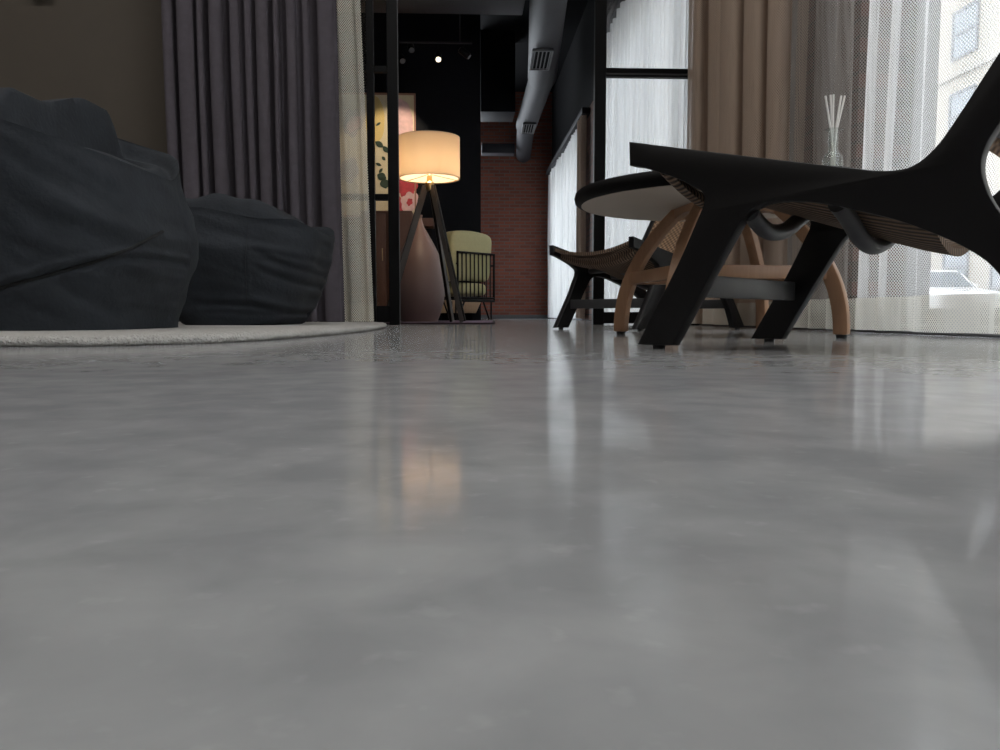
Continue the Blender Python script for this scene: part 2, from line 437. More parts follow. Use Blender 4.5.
spart('stile', box(rx(592, YP), rx(603, YP), YP-.03, YP+.03, 0, 3.2, bev=.003)); spart('stile', box(1.50, 1.56, YP-.03, YP+.03, 0, 3.2))
x0, x1 = rx(603, YP), 1.50
for z0, z1 in ((zY(71.5), zY(67)), (zY(75.8), zY(73.6)), (zY(201), zY(195)), (.01, .085), (3.12, 3.2)):
    spart('rail', box(x0, x1, YP-.02, YP+.02, z0, z1))
spart('pale_strip', box(x0, x1, YP-.012, YP+.012, zY(73.6), zY(71.5)), 'grille_grey')
spart('pane', box(x0, x1, YP-.004, YP+.004, .085, 3.12), 'pane_glass')
struct('trim_1', box(-1.32, XW, YP-.05, YP+.05, 3.2, CEIL), 'black_paint')

# ------------------------------------------------------------------ curtains
def curtain_bm(path, z0, z1, nz=2, flare=0, thick=0):
    """path: function s in 0..1 -> (x, y); uv in metres of cloth"""
    bm = bm_new(); uvl = bm.loops.layers.uv.new('UVMap')
    zs = [z0+(z1-z0)*k/nz for k in range(nz+1)]
    pts = path; L = [0]
    for a, b in zip(pts, pts[1:]): L.append(L[-1]+math.hypot(b[0]-a[0], b[1]-a[1]))
    cols = [[bm.verts.new((p[0], p[1], z)) for z in zs] for p in pts]
    for i in range(len(pts)-1):
        for k in range(nz):
            f = bm.faces.new((cols[i][k], cols[i+1][k], cols[i+1][k+1], cols[i][k+1]))
            for lp, (u, v) in zip(f.loops, ((L[i], zs[k]), (L[i+1], zs[k]), (L[i+1], zs[k+1]), (L[i], zs[k+1]))): lp[uvl].uv = (u, v)
    return bm
def fold_path(a, b, off, amp, widths, along='y', over=.25, seed=1, step=14, sharp=0):
    """wavy cloth from a to b; widths: list of fold widths used in turn"""
    rnd = random.Random(seed); pts = []; pos = a; s = 1 if b > a else -1; i = 0
    folds = []
    while (b-pos)*s > 0:
        w = widths[i % len(widths)]*(.75+.5*rnd.random()); folds.append((pos, w, amp*(.65+.7*rnd.random()), over*(.6+.8*rnd.random()))); pos += s*w; i += 1
    kf = (b-a)/(pos-a); folds = [(a+(p-a)*kf, w*kf, A, ov) for p, w, A, ov in folds]
    for (p, w, A, ov) in folds:
        for k in range(step):
            t = k/step; ph = 2*PI*t
            q = p + s*(w*t + w*ov*math.sin(2*ph)*.35); d = off + A*math.cos(ph)
            pts.append((d, q) if along == 'y' else (q, d))
    return pts
def taper_flow(bm, amp, seed, z0):
    """gentle wander of the folds with height"""
    for v in bm.verts:
        n = noise.noise(Vector((v.co.x*2+seed, v.co.y*2, v.co.z*.6)))
        v.co.x += n*amp; v.co.y += noise.noise(Vector((v.co.x*2, v.co.y*2+seed*3, v.co.z*.6)))*amp
    return bm

def hang(name, label, cat, path, z0, z1, mat, group=None, nz=12, amp=.012, seed=1, hem=None, solid=0, lean=0):
    def ln(b_):
        for v in b_.verts: v.co.x += lean*(1.1-v.co.z)
        return b_
    b = ln(taper_flow(curtain_bm(path, z0, z1, nz), amp, seed, z0))
    o = obj(name, b, mat, None, smooth=True, angle=180)
    tag(o, label, cat, group)
    if solid:
        md = o.modifiers.new('Solidify', 'SOLIDIFY'); md.thickness = solid
    if hem:
        pth, hz, hmat = hem
        h = obj('hem', ln(taper_flow(curtain_bm(pth, z0, z0+hz, 2), amp, seed, z0)), hmat, o, world=True, smooth=True, angle=180)
        h['label'] = 'pale doubled hem along the bottom'
    return o
# dark purple-grey drape in front of the olive wall
pp = fold_path(rx(174, 4.98), rx(345, 4.98), 4.98, .045, [.075, .10, .06, .13, .085, .07, .11], along='x', over=.55, seed=5, step=20)
hang('blackout_drape', 'dark purple-grey pleated drape against the olive wall', 'curtain', pp, .0265, 3.15, 'purple_drape', seed=4, amp=.02, lean=.014)
pl = fold_path(rx(339, 5.12), rx(369, 5.12), 5.12, .022, [.14, .05, .04], along='x', over=.1, seed=9, step=20)
hang('sheer_curtain', 'narrow cream sheer beside the purple drape, artwork showing through it', 'curtain', pl, .024, 3.15, 'net_cream', seed=8, amp=.012, lean=.036,
     hem=([(x, y-.006) for x, y in pl], .11, 'net_cream'))
# window wall of the front room
bp_ = fold_path(5.22, 3.62, 1.48, .068, [.34, .46, .42, .30], over=.5, seed=12, step=36)
hang('net_curtain', 'brown net curtain over the brick pier behind the table', 'curtain', bp_, .012, 3.15, 'net_brown', seed=2, amp=.015,
     hem=([(x-.006, y) for x, y in bp_], .115, 'net_hem'))
tpth = fold_path(3.62, 2.88, 1.44, .045, [.36, .16, .2], over=.15, seed=15, step=30)
hang('net_curtain', 'greyish taupe net fold between the brown net curtain and the white one', 'curtain', tpth, .012, 3.15, 'net_taupe', seed=2, amp=.02,
     hem=([(x-.006, y) for x, y in tpth], .115, 'net_hem'))
wp = fold_path(2.93, -3.3, 1.465, .032, [.21, .10, .40, .38, .14], over=.12, seed=21, step=18)
hang('net_curtain', 'white net curtain across the street window at the right edge', 'curtain', wp, .012, 3.15, 'net_white', seed=3, amp=.03,
     hem=([(x-.006, y) for x, y in wp], .115, 'net_hem'))
# back room
s2 = fold_path(YP+.08, 8.75, 1.50, .035, [.13, .17, .10], over=.2, seed=31)
hang('sheer_curtain', 'white sheer behind the black steel screen', 'curtain', s2, .02, 2.96, 'sheer_white', seed=6, amp=.02)
s3 = fold_path(10.45, 14.2, 1.50, .035, [.16, .2, .12], over=.2, seed=41)
hang('sheer_curtain', 'white sheer next to the far brick wall', 'curtain', s3, .02, 2.50, 'sheer_white', seed=7, amp=.02)
s4 = fold_path(10.0, 10.42, 1.47, .03, [.06, .08], over=.2, seed=43)
hang('blackout_drape', 'narrow brown drape bunched beside the far white sheer', 'curtain', s4, .02, 2.52, 'net_brown', seed=7, amp=.01)
tag(obj('curtain_track', box(1.44, 1.555, YP+.06, 8.8, 2.97, 3.06, bev=.004), 'duct_grey'), 'grey curtain track above the sheer behind the steel screen', 'curtain track')
tag(obj('curtain_track', box(1.44, 1.555, 9.95, 14.3, 2.53, 2.60, bev=.004), 'duct_grey'), 'grey curtain track above the far white sheer', 'curtain track')
tag(obj('curtain_track', box(1.40, 1.53, -3.5, YP-.06, 3.16, 3.24, bev=.004), 'duct_grey'), 'curtain track of the window wall in front', 'curtain track')

# ------------------------------------------------------------------ lounge chairs
W = .56
OUT = [(-.064, .401, 's'), (.079, .366), (.23, .330), (.346, .303), (.405, .291), (.443, .294), (.474, .318), (.503, .360), (.550, .438), (.62, .552), (.71, .69, 's'),
       (.735, .715), (.77, .712), (.785, .685, 's'), (.68, .535), (.60, .414), (.556, .340), (.541, .312), (.536, .286), (.541, .257), (.559, .218), (.62, .128), (.70, .008, 's'),
       (.62, .008, 's'), (.585, .085), (.556, .135), (.515, .168), (.468, .193), (.418, .215), (.348, .238), (.290, .254), (.231, .260), (.195, .254), (.174, .238), (.158, .215), (.119, .149), (.037, .008, 's'),
       (-.040, .008, 's'), (.042, .154), (.082, .236), (.096, .268), (.093, .288), (.072, .302), (.043, .318), (-.025, .345), (-.062, .355, 's')]
def railtop(t):
    P = [(-.064, .401), (.079, .366), (.23, .330), (.346, .303), (.405, .291), (.46, .285)]
    for (a, b), (c, d) in zip(P, P[1:]):
        if t <= c: return b+(d-b)*(t-a)/(c-a)
    return P[-1][1]
def seat_strip(bm, fn, nu, nv, thick, su, sv):
    """double sided cloth with thickness, fn(u, v) -> point; uv = metres"""
    uvl = bm.loops.layers.uv.new('UVMap')
    top = [[bm.verts.new(fn(i/nu, j/nv)) for j in range(nv+1)] for i in range(nu+1)]
    bot = [[bm.verts.new(Vector(fn(i/nu, j/nv))-Vector(thick)) for j in range(nv+1)] for i in range(nu+1)]
    def q(vs, uvs):
        f = bm.faces.new(vs)
        for lp, u in zip(f.loops, uvs): lp[uvl].uv = u
    for i in range(nu):
        for j in range(nv):
            U = [(j/nv*sv, i/nu*su), (j/nv*sv, (i+1)/nu*su), ((j+1)/nv*sv, (i+1)/nu*su), ((j+1)/nv*sv, i/nu*su)]
            q((top[i][j], top[i+1][j], top[i+1][j+1], top[i][j+1]), U)
            q((bot[i][j], bot[i][j+1], bot[i+1][j+1], bot[i+1][j]), [U[0], U[3], U[2], U[1]])
    for j in range(nv):
        for i in (0, nu):
            a = i/nu*su
            q((top[i][j], top[i][j+1], bot[i][j+1], bot[i][j]), [(j/nv*sv, a), ((j+1)/nv*sv, a), ((j+1)/nv*sv, a+.02), (j/nv*sv, a+.02)])
    for i in range(nu):
        for j in (0, nv):
            a = j/nv*sv
            q((top[i][j], bot[i][j], bot[i+1][j], top[i+1][j]), [(a, i/nu*su), (a, i/nu*su), (a, (i+1)/nu*su), (a, (i+1)/nu*su)])
    return bm
def make_chair(label, loc, rz):
    root = thing('lounge_chair', label, 'chair', loc, rz, 'black lounge chairs')
    out = smooth_pts(OUT, 4)
    for y0, y1 in ((0, .032), (W-.032, W)):
        obj('side_frame', prism(out, y0, y1, bev=.003), 'black_lacquer', root, angle=35)
    for t, zt in ((0, 0), (.66, 0)):
        for y in (.016, W-.016):
            obj('glide', lathe([(0, 0), (.011, 0), (.012, .004), (.012, .0085), (0, .0085)], 16, (t, y, 0)), 'rubber', root)
    yi0, yi1 = .032, W-.032
    def sag(v): return 1-(2*v-1)**2
    # bowed cross bars under the seat
    for t, prof_ in ((.175, [(yi0-.008, .246), (.075, .226), (.125, .220), (.19, .230), (.26, .258), (.33, .282), (.42, .288), (yi1+.008, .285)]),
                    (.325, [(yi0-.008, .250), (.08, .232), (.15, .203), (.22, .192), (.30, .206), (.37, .232), (.43, .255), (yi1+.008, .265)]),
                    (.44, [(yi0-.008, .250), (.15, .238), (.28, .232), (.41, .238), (yi1+.008, .250)])):
        pts = [(t, y_, z_) for y_, z_ in smooth_pts(prof_, 5, closed=False)]
        obj('cross_bar', tube(pts, .0155, 14), 'grey_lacquer', root)
    obj('stretcher', box(.045, .067, yi0-.005, yi1+.005, .100, .143, bev=.003), 'grey_lacquer', root)
    obj('rear_stretcher', box(.585, .607, yi0-.005, yi1+.005, .10, .143, bev=.003), 'grey_lacquer', root)
    def seat(u, v):
        t = -.055+.505*u
        s = .034+.055*u*u
        return (t, yi0+(yi1-yi0)*v, railtop(t)-.012-s*sag(v)-.012*math.sin(PI*u))
    obj('woven_seat', seat_strip(bm_new(), seat, 30, 24, (0, 0, .014), .52, .50), 'cord_brown', root, angle=60)
    def roll(u, v):
        a_ = PI*(.62-1.5*u); rr = .019
        return (-.037+rr*math.cos(a_)+(.075*max(0, u-.55)*2), yi0+(yi1-yi0)*v, railtop(-.04)-.034-.052*sag(v)+rr*math.sin(a_)-.035*max(0, u-.6)*1.2)
    obj('front_roll', seat_strip(bm_new(), roll, 18, 24, (0, 0, .002), .10, .50), 'cord_brown', root, angle=60)
    def back(u, v):
        t = .485+.235*u; z = .345+.355*u
        return (t+.030*sag(v)+.004, yi0+(yi1-yi0)*v, z-.014*sag(v))
    obj('woven_back', seat_strip(bm_new(), back, 24, 24, (-.010, 0, .008), .44, .50), 'cord_back', root, angle=60)
    for t, z, dip in ((.735, .70, .03), (.535, .352, .02)):
        pts = [(t+dip*sag(k/20), yi0-.006+(yi1-yi0+.012)*k/20, z) for k in range(21)]
        obj('back_rail', tube(pts, .015, 12), 'grey_lacquer', root)
    return root
u = Vector((.72494, -.68881)); w = Vector((.68881, .72494))
A = Vector((.3755, 1.5347)) - .016*w
near = make_chair('large black lounge chair in front of the coffee table, cut off by the right edge', (A.x, A.y, 0), math.atan2(u.y, u.x))
b = Vector((.70097, 3.0765)); a = Vector((.41709, 3.5039)); k_ = 1.06; a *= k_; b *= k_; dv = (a-b).normalized(); u2 = Vector((dv.y, -dv.x)); b2 = b - .016*dv
far = copy_tree(near); far.location = (b2.x-.024, b2.y, 0); far.scale = (.95, .95, .95); far.rotation_euler = (0, 0, math.atan2(u2.y, u2.x))
far['label'] = 'smaller black lounge chair with woven seat standing behind the coffee table'

# ------------------------------------------------------------------ coffee table
TK = 1.055
TC = cam(.65*TK, 2.35*TK)
tb = thing('coffee_table', 'round coffee table with dark top and bowed wooden legs between the lounge chairs', 'table', (TC.x, TC.y, 0), -YAW); tb.scale = (TK, TK, TK)
obj('tabletop', lathe([(0, .386), (.30, .384), (.397, .381), (.421, .383), (.430, .390), (.433, .402), (.430, .414), (.423, .4205), (.41, .422), (0, .422)], 96), 'dark_top', tb, angle=50)
obj('top_underside', lathe([(0, .3795), (.38, .3785), (.412, .3805), (.412, .3855), (0, .3855)], 96), 'cream_underside', tb, label='pale underside')
ang0 = math.radians(142)
def leg_curve(s):      # radius, height along the leg
    r = .335 - .20*(s**2.2); return r, .010+.368*s
for k in range(4):
    a = ang0+k*PI/2; ca, sa = math.cos(a), math.sin(a); bm = bm_new(); rings = []
    for i in range(21):
        s = i/20; r, z = leg_curve(s); dep = .038+.012*s; wd = .032
        tan_r = -.145*2.1*s**1.1/.368 if s > 0 else 0
        ring = []
        for dr_, dt in ((-.5, -.5), (.5, -.5), (.5, .5), (-.5, .5)):
            rr = r+dr_*dep; tt = dt*wd
            ring.append(bm.verts.new((rr*ca-tt*sa, rr*sa+tt*ca, z)))
        rings.append(ring)
    for p, q in zip(rings, rings[1:]):
        for m_ in range(4): bm.faces.new((p[m_], p[(m_+1) % 4], q[(m_+1) % 4], q[m_]))
    bm.faces.new(rings[0][::-1]); bm.faces.new(rings[-1])
    bmesh.ops.recalc_face_normals(bm, faces=bm.faces)
    es = [e for e in bm.edges if len(e.link_faces) == 2 and e.link_faces[0].normal.angle(e.link_faces[1].normal) > .8]
    bmesh.ops.bevel(bm, geom=es, offset=.004, segments=2, affect='EDGES', profile=.5)
    lg = obj('leg', bm, 'oak', tb, angle=35)
    obj('glide', lathe([(0, 0), (.013, 0), (.014, .005), (.014, .0105), (0, .0105)], 16, (.335*ca, .335*sa, 0)), 'rubber', lg)
    # stretcher to the next leg, and the apron under the top
    a2 = a+PI/2; r, z = leg_curve(.46)
    p = Vector((r*ca, r*sa, .176)); q = Vector((r*math.cos(a2), r*math.sin(a2), .176)); d = (q-p).normalized()
    obj('stretcher', beam(p+d*.012, q-d*.012, .022, .036), 'oak', tb)
    r = .15; p = Vector((r*ca, r*sa, .366)); q = Vector((r*math.cos(a2), r*math.sin(a2), .366)); d = (q-p).normalized(); mid = (p+q)/2
    ap = bm_new(); rows = []
    nrm = Vector((mid.x, mid.y, 0)).normalized()
    for i in range(17):
        s = i/16; c = p.lerp(q, s); dz = .024*(1-abs(2*s-1)**1.5)
        rows.append([ap.verts.new(c+nrm*o_+Vector((0, 0, zo))) for o_, zo in ((-.011, -.022+dz*.6), (.011, -.022+dz*.6), (.011, .0125), (-.011, .0125))])
    for p_, q_ in zip(rows, rows[1:]):
        for m_ in range(4): ap.faces.new((p_[m_], p_[(m_+1) % 4], q_[(m_+1) % 4], q_[m_]))
    ap.faces.new(rows[0][::-1]); ap.faces.new(rows[-1])
    obj('apron', ap, 'oak', tb, angle=35)
# reed diffuser on the table
dp = at(827, 2.42*TK, .4222*TK)
df = thing('reed_diffuser', 'clear glass reed diffuser bottle with pale sticks on the coffee table', 'diffuser', dp); df.scale = (TK, TK, TK)
bt = obj('bottle', lathe([(0, 0), (.026, 0), (.029, .004), (.029, .10), (.026, .112), (.016, .120), (.0145, .126), (.0145, .178), (.019, .183), (.0265, .186), (.0265, .189), (.0125, .187), (.0125, .125), (.025, .108), (.0265, .10), (.0265, .006), (0, .005)], 40), 'bottle_glass', df)
obj('oil', lathe([(0, .006), (.026, .006), (.026, .055), (0, .055)], 32), 'diffuser_oil', df)
for tx, px, tp in ((.005, -.010, -.024), (.003, -.004, -.012), (-.002, .002, -.007), (.002, .006, .016), (-.002, .009, .026)):
    hgt = zz(97+random.uniform(-1, 2), 2.42)-.4222
    obj('reed', tube([(tx*2, .004*random.uniform(-1, 1), .008), (tp*.35, 0, .186), (tp+px*.3, .006*random.uniform(-1, 1), hgt)], .0031, 8), 'reed', df)

# ------------------------------------------------------------------ bean bags
def smooth01(t): t = max(0, min(1, t)); return t*t*(3-2*t)
def ridge(x, w): return math.exp(-(x/w)**2)
def seg_d(x, z, p, q):
    vx, vz = q[0]-p[0], q[1]-p[1]; L2 = vx*vx+vz*vz
    t = max(0, min(1, ((x-p[0])*vx+(z-p[1])*vz)/L2)); dx_, dz_ = x-p[0]-vx*t, z-p[1]-vz*t
    side = 1 if (vx*(z-p[1])-vz*(x-p[0])) > 0 else -1
    return math.hypot(dx_, dz_)*side, t
def bean(cx, cd, hx, hy, rim, top, folds, wr, z0, e=3.6, n=300, rows=64, caps=46):
    """side wall from the floor up to a rim, then a slack top panel; cx, cd = right of / ahead of the standpoint"""
    bm = bm_new(); rings = []
    def outline(zc):
        out_ = []
        for k in range(n):
            t = 2*PI*k/n; c_, s_ = math.cos(t), math.sin(t)
            x = hx(zc)*math.copysign(abs(c_)**(2/e), c_); y = hy(zc)*math.copysign(abs(s_)**(2/e), s_)
            out_.append((x, y, Vector((c_, s_, 0))))
        return out_
    for r in range(rows+1):
        zc = r/rows; ring = []
        for x, y, nn in outline(zc):
            z = rim(x, y)*zc; off = wr(x, y, z, zc)
            if y < .15:
                for (p, q, w_, dp_) in folds:
                    d_, t_ = seg_d(x, z, p, q); f_ = smooth01(t_*5)*smooth01((1-t_)*5)*.8+.2
                    off += dp_*f_*(-ridge(d_, w_)+.7*ridge(d_-1.9*w_, w_*1.1))
            off *= smooth01(zc*9)*(1-.6*smooth01((zc-.93)/.07))
            ring.append(bm.verts.new(cam(cx+x+nn.x*off, cd+y+nn.y*off, z0+z)))
        rings.append(ring)
    o1 = outline(1.0)
    for r in range(1, caps+1):
        f_ = 1-(r/caps)**1.35; ring = []
        if f_ < 1e-4: break
        for x, y, nn in o1:
            g = smooth01((1-f_)/.28); z = rim(x, y)*(1-g)+top(x*f_, y*f_)*g - .035*ridge((1-f_)-.07, .045)
            ring.append(bm.verts.new(cam(cx+x*f_, cd+y*f_, z0+z)))
        rings.append(ring)
    for a_, b_ in zip(rings, rings[1:]):
        for k in range(n): bm.faces.new((a_[k], a_[(k+1) % n], b_[(k+1) % n], b_[k]))
    bm.faces.new(rings[0][::-1]); bm.faces.new(rings[-1])
    return bm
RUG = .0225
CAMP = Vector((0, 0, H))
def ray(px, py):
    fw = FH*math.cos(PITCH)-Vector((0, 0, math.sin(PITCH))); up = RH.cross(fw)
    return (fw+RH*(px-500)/F-up*(py-375)/F).normalized()
def seam(bv, pts, r, parent, n=24):
    L = []
    for (p, q) in zip(pts, pts[1:]):
        for k in range(n):
            t = k/n; h = bv.ray_cast(CAMP, ray(p[0]+(q[0]-p[0])*t, p[1]+(q[1]-p[1])*t))
            if h[0] is not None: L.append(h[0]-ray(p[0], p[1])*r*.45)
    if len(L) > 2: obj('seam', tube(L, r, 8), 'beanbag_seam', parent, world=True)
def loc_pts(cx, d, L):      # creases read as (x, z) on the front of a bag
    out_ = []
    for (x0, y0, x1, y1, w_, dp_) in L:
        out_.append((((x0-500)/F*d-cx, zz(y0, d)-RUG), ((x1-500)/F*d-cx, zz(y1, d)-RUG), w_, dp_))
    return out_
C1, D1 = -1.50, 2.58
def rim1(x, y):
    X = x+C1; f = .575-.33*(X+1.36)-.02*smooth01((X+1.06)/.1)
    return max(.40, min(f, .66)) if y < .1 else max(.40, min(f, .66))+.10*smooth01((y-.1)/.25)
def top1(x, y):
    X = x+C1; low = .535-.05*smooth01((X+1.12)/.2); lump = smooth01((-1.345-X)/.03)
    return low*(1-lump)+(.672+.075*smooth01((y+.15)/.3)+.012*math.sin((X+1.5)*9))*lump
def hx1(zc): return .462-.075*(1-smooth01(zc/.5))-.055*smooth01((zc-.58)/.42)
def hy1(zc): return .42-.03*(1-smooth01(zc/.4))-.04*smooth01((zc-.6)/.4)
def wr1(x, y, z, zc):
    q = Vector((x*1.6+z*2.2, y*1.6, z*4.2+x*2.6))
    return noise.noise(q*1.5)*.014+noise.noise(q*3.4+Vector((3, 1, 2)))*.008+noise.noise(q*7)*.003+noise.noise(Vector((x*2.5, y*2.5, z*2.5)))*.015
F1 = loc_pts(C1, 2.12, [(0, 238, 80, 268, .018, .006), (10, 205, 120, 245, .025, .006), (60, 190, 165, 225, .03, .005), (166, 233, 190, 250, .007, .007), (160, 252, 197, 244, .010, .006),
    (150, 262, 196, 275, .012, .006), (120, 262, 170, 300, .016, .006), (90, 272, 130, 310, .018, .005), (40, 285, 80, 318, .02, .005), (0, 300, 40, 322, .02, .004), (170, 318, 188, 305, .012, .008),
    (0, 165, 100, 185, .03, .005), (-30, 293, 166, 231, .008, .012)])
bb1 = thing('bean_bag_chair', 'large charcoal bean bag at the left edge with a diagonal seam', 'bean bag', cam(C1, D1, RUG), 0, 'charcoal bean bags')
bm = bean(C1, D1, hx1, hy1, rim1, top1, F1, wr1, RUG)
bv1 = BVHTree.FromBMesh(bm)
obj('cover', bm, 'beanbag_cloth', bb1, world=True, angle=75)
seam(bv1, [(-22, 296), (10, 285), (50, 275), (90, 263), (130, 249), (164, 231)], .0055, bb1)
C2, D2 = -1.17, 3.72
def rim2(x, y):
    X = x+C2; f = zz(207, 3.36)-RUG-.045*smooth01((X+1.28)/.3)-.045*smooth01((X+.88)/.12)
    return f+(.04*smooth01((y-.05)/.3))
def top2(x, y):
    X = x+C2; return .55-.085*smooth01((X+1.10)/.2)-.04*smooth01((X+.92)/.15)+.012*math.sin(X*30)
def hx2(zc): return .205+.165*min(1, zc/.92)**.55+.012*math.sin(PI*zc)
def hy2(zc): return .345+.05*smooth01(zc*1.4)-.03*smooth01((zc-.6)/.4)
def wr2(x, y, z, zc):
    q = Vector((x*1.6+z*1.2, y*1.6, z*7+x*1.6))
    return noise.noise(q*4)*.006+noise.noise(q*1.5+Vector((4, 2, 1)))*.012+noise.noise(Vector((x*3, y*3, z*3))+Vector((7, 1, 3)))*.014
F2 = loc_pts(C2, 3.33, [(192, 304, 250, 306, .014, .012), (245, 304, 300, 318, .014, .014), (200, 312, 280, 316, .012, .008), (255, 268, 306, 288, .013, .010), (262, 256, 312, 276, .012, .008),
    (250, 250, 300, 258, .013, .006), (290, 300, 314, 284, .012, .010), (305, 262, 322, 240, .012, .008), (318, 238, 328, 226, .01, .006), (247, 225, 245, 305, .005, .003)])
bb2 = thing('bean_bag_chair', 'smaller charcoal bean bag on the white rug in front of the purple drape', 'bean bag', cam(C2, D2, RUG), 0, 'charcoal bean bags')
bm = bean(C2, D2, hx2, hy2, rim2, top2, F2, wr2, RUG, e=4.0)
bv2 = BVHTree.FromBMesh(bm)
obj('cover', bm, 'beanbag_cloth', bb2, world=True, angle=75)
seam(bv2, [(248, 224), (245, 260), (247, 303)], .0012, bb2)

# ------------------------------------------------------------------ white rug
out = [(-3.3, 1.62), (-1.5, 1.62), (-1.05, 1.635), (-.80, 1.69), (-.66, 1.86), (-.585, 2.15), (-.54, 2.7), (-.535, 3.4), (-.60, 4.2), (-.70, 4.75), (-.86, 5.02), (-1.3, 5.08), (-3.3, 5.08)]
rp = [cam(x, y) for x, y in smooth_pts([(a_, b_) for a_, b_ in out], 40)]
rs = []; 
for p, q in zip(rp, rp[1:]+rp[:1]):
    k = max(1, int((q-p).length/.008))
    for i in range(k): rs.append(p.lerp(q, i/k))
bm = bm_new(); rings = []
L = len(rs)
nor = []
for i in range(L):
    d = (rs[(i+3) % L]-rs[i-3]); nor.append(Vector((d.y, -d.x, 0)).normalized())
for off, z in ((-.004, .0006), (.004, .006), (.004, .012), (-.002, .018), (-.010, .0215), (-.022, RUG), (-.045, RUG)):
    r = []
    for p, nn in zip(rs, nor):
        j = noise.noise(Vector((p.x*60, p.y*60, z*200))); j2 = noise.noise(Vector((p.x*75+9, p.y*75, z*260)))
        q = p+nn*(off+.0055*j*(off > -.04)); r.append(bm.verts.new((q.x, q.y, max(.0004, z+(.0035*j2 if .003 < z and off > -.03 else 0)))))
    rings.append(r)
for p, q in zip(rings, rings[1:]):
    for i in range(L): bm.faces.new((p[i], p[(i+1) % L], q[(i+1) % L], q[i]))
bm.faces.new(rings[-1]); bm.faces.new(rings[0][::-1])
tag(obj('area_rug', bm, 'shag', None, angle=180), 'off-white shaggy rug under the charcoal bean bags', 'rug')

# ------------------------------------------------------------------ back room
# purple rug
pr = thing('area_rug', 'flat purple rug with dark binding under the tripod lamp', 'rug', at(440, 6.8))
c = [at(384, 5.62), at(493.5, 5.62), at(494, 8.18), at(400, 8.18)]
obj('pile', prism([(p.x, p.y) for p in c], .0015, .011, plane='xy'), 'purple_rug', pr, world=True, smooth=False)
bnd = bm_new()
for p, q in zip(c, c[1:]+c[:1]): add_beam(bnd, p+Vector((0, 0, .0065)), q+Vector((0, 0, .0065)), .022, .012, bev=.002)
obj('binding', bnd, 'rug_binding', pr, world=True, smooth=False)
RZ = .0125
# tripod lamp
LD = 5.95; lc = at(430.5, LD, RZ)
lp = thing('floor_lamp', 'lit tripod floor lamp with cream drum shade and dark wooden legs', 'lamp', lc)
zb, zt, R_ = zz(179, LD), zz(137.5, LD), 30/F*LD
shade = bm_new()
add_lathe(shade, [(R_, zb), (R_, zt), (R_-.003, zt), (R_-.003, zb), (R_, zb)], 72, (lc.x, lc.y, 0))
sh = obj('lamp_shade', shade, 'shade_linen', lp, world=True)
for z in (zb+.004, zt-.004): obj('shade_ring', tube( [(lc.x+(R_-.006)*math.cos(t*PI/24), lc.y+(R_-.006)*math.sin(t*PI/24), z) for t in range(49)], .003, 6), 'brass', sh, world=True)
for k in range(3):
    a_ = k*2*PI/3+.4; obj('shade_spoke', tube([(lc.x, lc.y, zb+.035), (lc.x+(R_-.006)*math.cos(a_), lc.y+(R_-.006)*math.sin(a_), zb+.004)], .0025, 6), 'brass', sh, world=True)
zap = zz(183.5, LD)
obj('socket', lathe([(0, zap-.05), (.030, zap-.05), (.034, zap-.03), (.034, zap+.005), (.022, zap+.015), (.018, zap+.055), (0, zap+.055)], 24, (lc.x, lc.y, 0)), 'brass', lp, world=True)
obj('bulb', lathe([(0, zap+.06), (.014, zap+.062), (.030, zap+.10), (.032, zap+.12), (.022, zap+.145), (0, zap+.153)], 20, (lc.x, lc.y, 0)), 'bulb_glass', lp, world=True)
feet = [at(463, 5.72, RZ), at(386, 5.86, RZ), at(452, 6.32, RZ)]
for ft in feet:
    top = Vector((lc.x, lc.y, zap-.02)); d = Vector((ft.x-lc.x, ft.y-lc.y, 0)).normalized()
    side = Vector((-d.y, d.x, 0)); top = top+d*.03
    lg = obj('leg', beam(top, ft+Vector((0, 0, .006)), .020, .046, side=side, bev=.002), 'lamp_wood', lp, world=True)
    n_ = d
    e_ = bm_new()
    for s_ in (-1, 1): add_beam(e_, top+side*.0115*s_, ft+Vector((0, 0, .008))+side*.0115*s_, .003, .042, side=side, bev=0)
    obj('edge_strip', e_, 'lamp_edge', lg, world=True, label='pale side faces of the leg')
# teardrop vase
vd = 6.5; vc = at(420, vd, RZ)
prof = [(0, 0), (.125, 0), (.138, .01), (.160, .07), (.184, .16), (.195, .25), (.193, .33), (.181, .42), (.160, .51), (.132, .58), (.100, .645), (.068, .705), (.042, .755), (.026, .80), (.022, .83), (.027, .85), (.020, .852), (.014, .83), (0, .82)]
pf = smooth_pts([(r, z) for r, z in prof], 3, closed=False)
tag(obj('floor_vase', lathe([(max(0, r*1.06), z+RZ) for r, z in pf], 64, (vc.x, vc.y, 0)), 'mauve_ceramic', None, angle=60), 'tall teardrop mauve ceramic vase standing behind the tripod lamp', 'vase')

# armchair seen from behind
Lc, Rc = at(458, 7.0, RZ), at(494, 7.34, RZ); dx = Rc-Lc; WA = dx.length; rz = math.atan2(dx.y, dx.x)
ac = thing('armchair', 'pale green cushioned armchair with black slatted metal frame near the brick wall', 'armchair', Lc, rz)
def r_tube(nm, pts, r=.009, mat='black_steel', parent=ac, n=8): return obj(nm, tube(pts, r, n), mat, parent)
zs0, zs1 = .205, .60
fr = bm_new()
for z in (zs0, zs1): add_tube(fr, [(0, 0, z), (WA, 0, z)], .010, 8)
for x in (0, WA): add_tube(fr, [(x, 0, zs0-.02), (x, 0, zs1+.008)], .010, 8)
for x in (0, WA):
    for z in (zs0, .50): add_tube(fr, [(x, 0, z), (x, .58, z)], .009, 8)
    add_tube(fr, [(x, .58, zs0), (x, .58, .508)], .009, 8)
add_tube(fr, [(0, .58, zs0), (WA, .58, zs0)], .009, 8); add_tube(fr, [(0, 0, zs0-.025), (WA, 0, zs0-.025)], .012, 8)
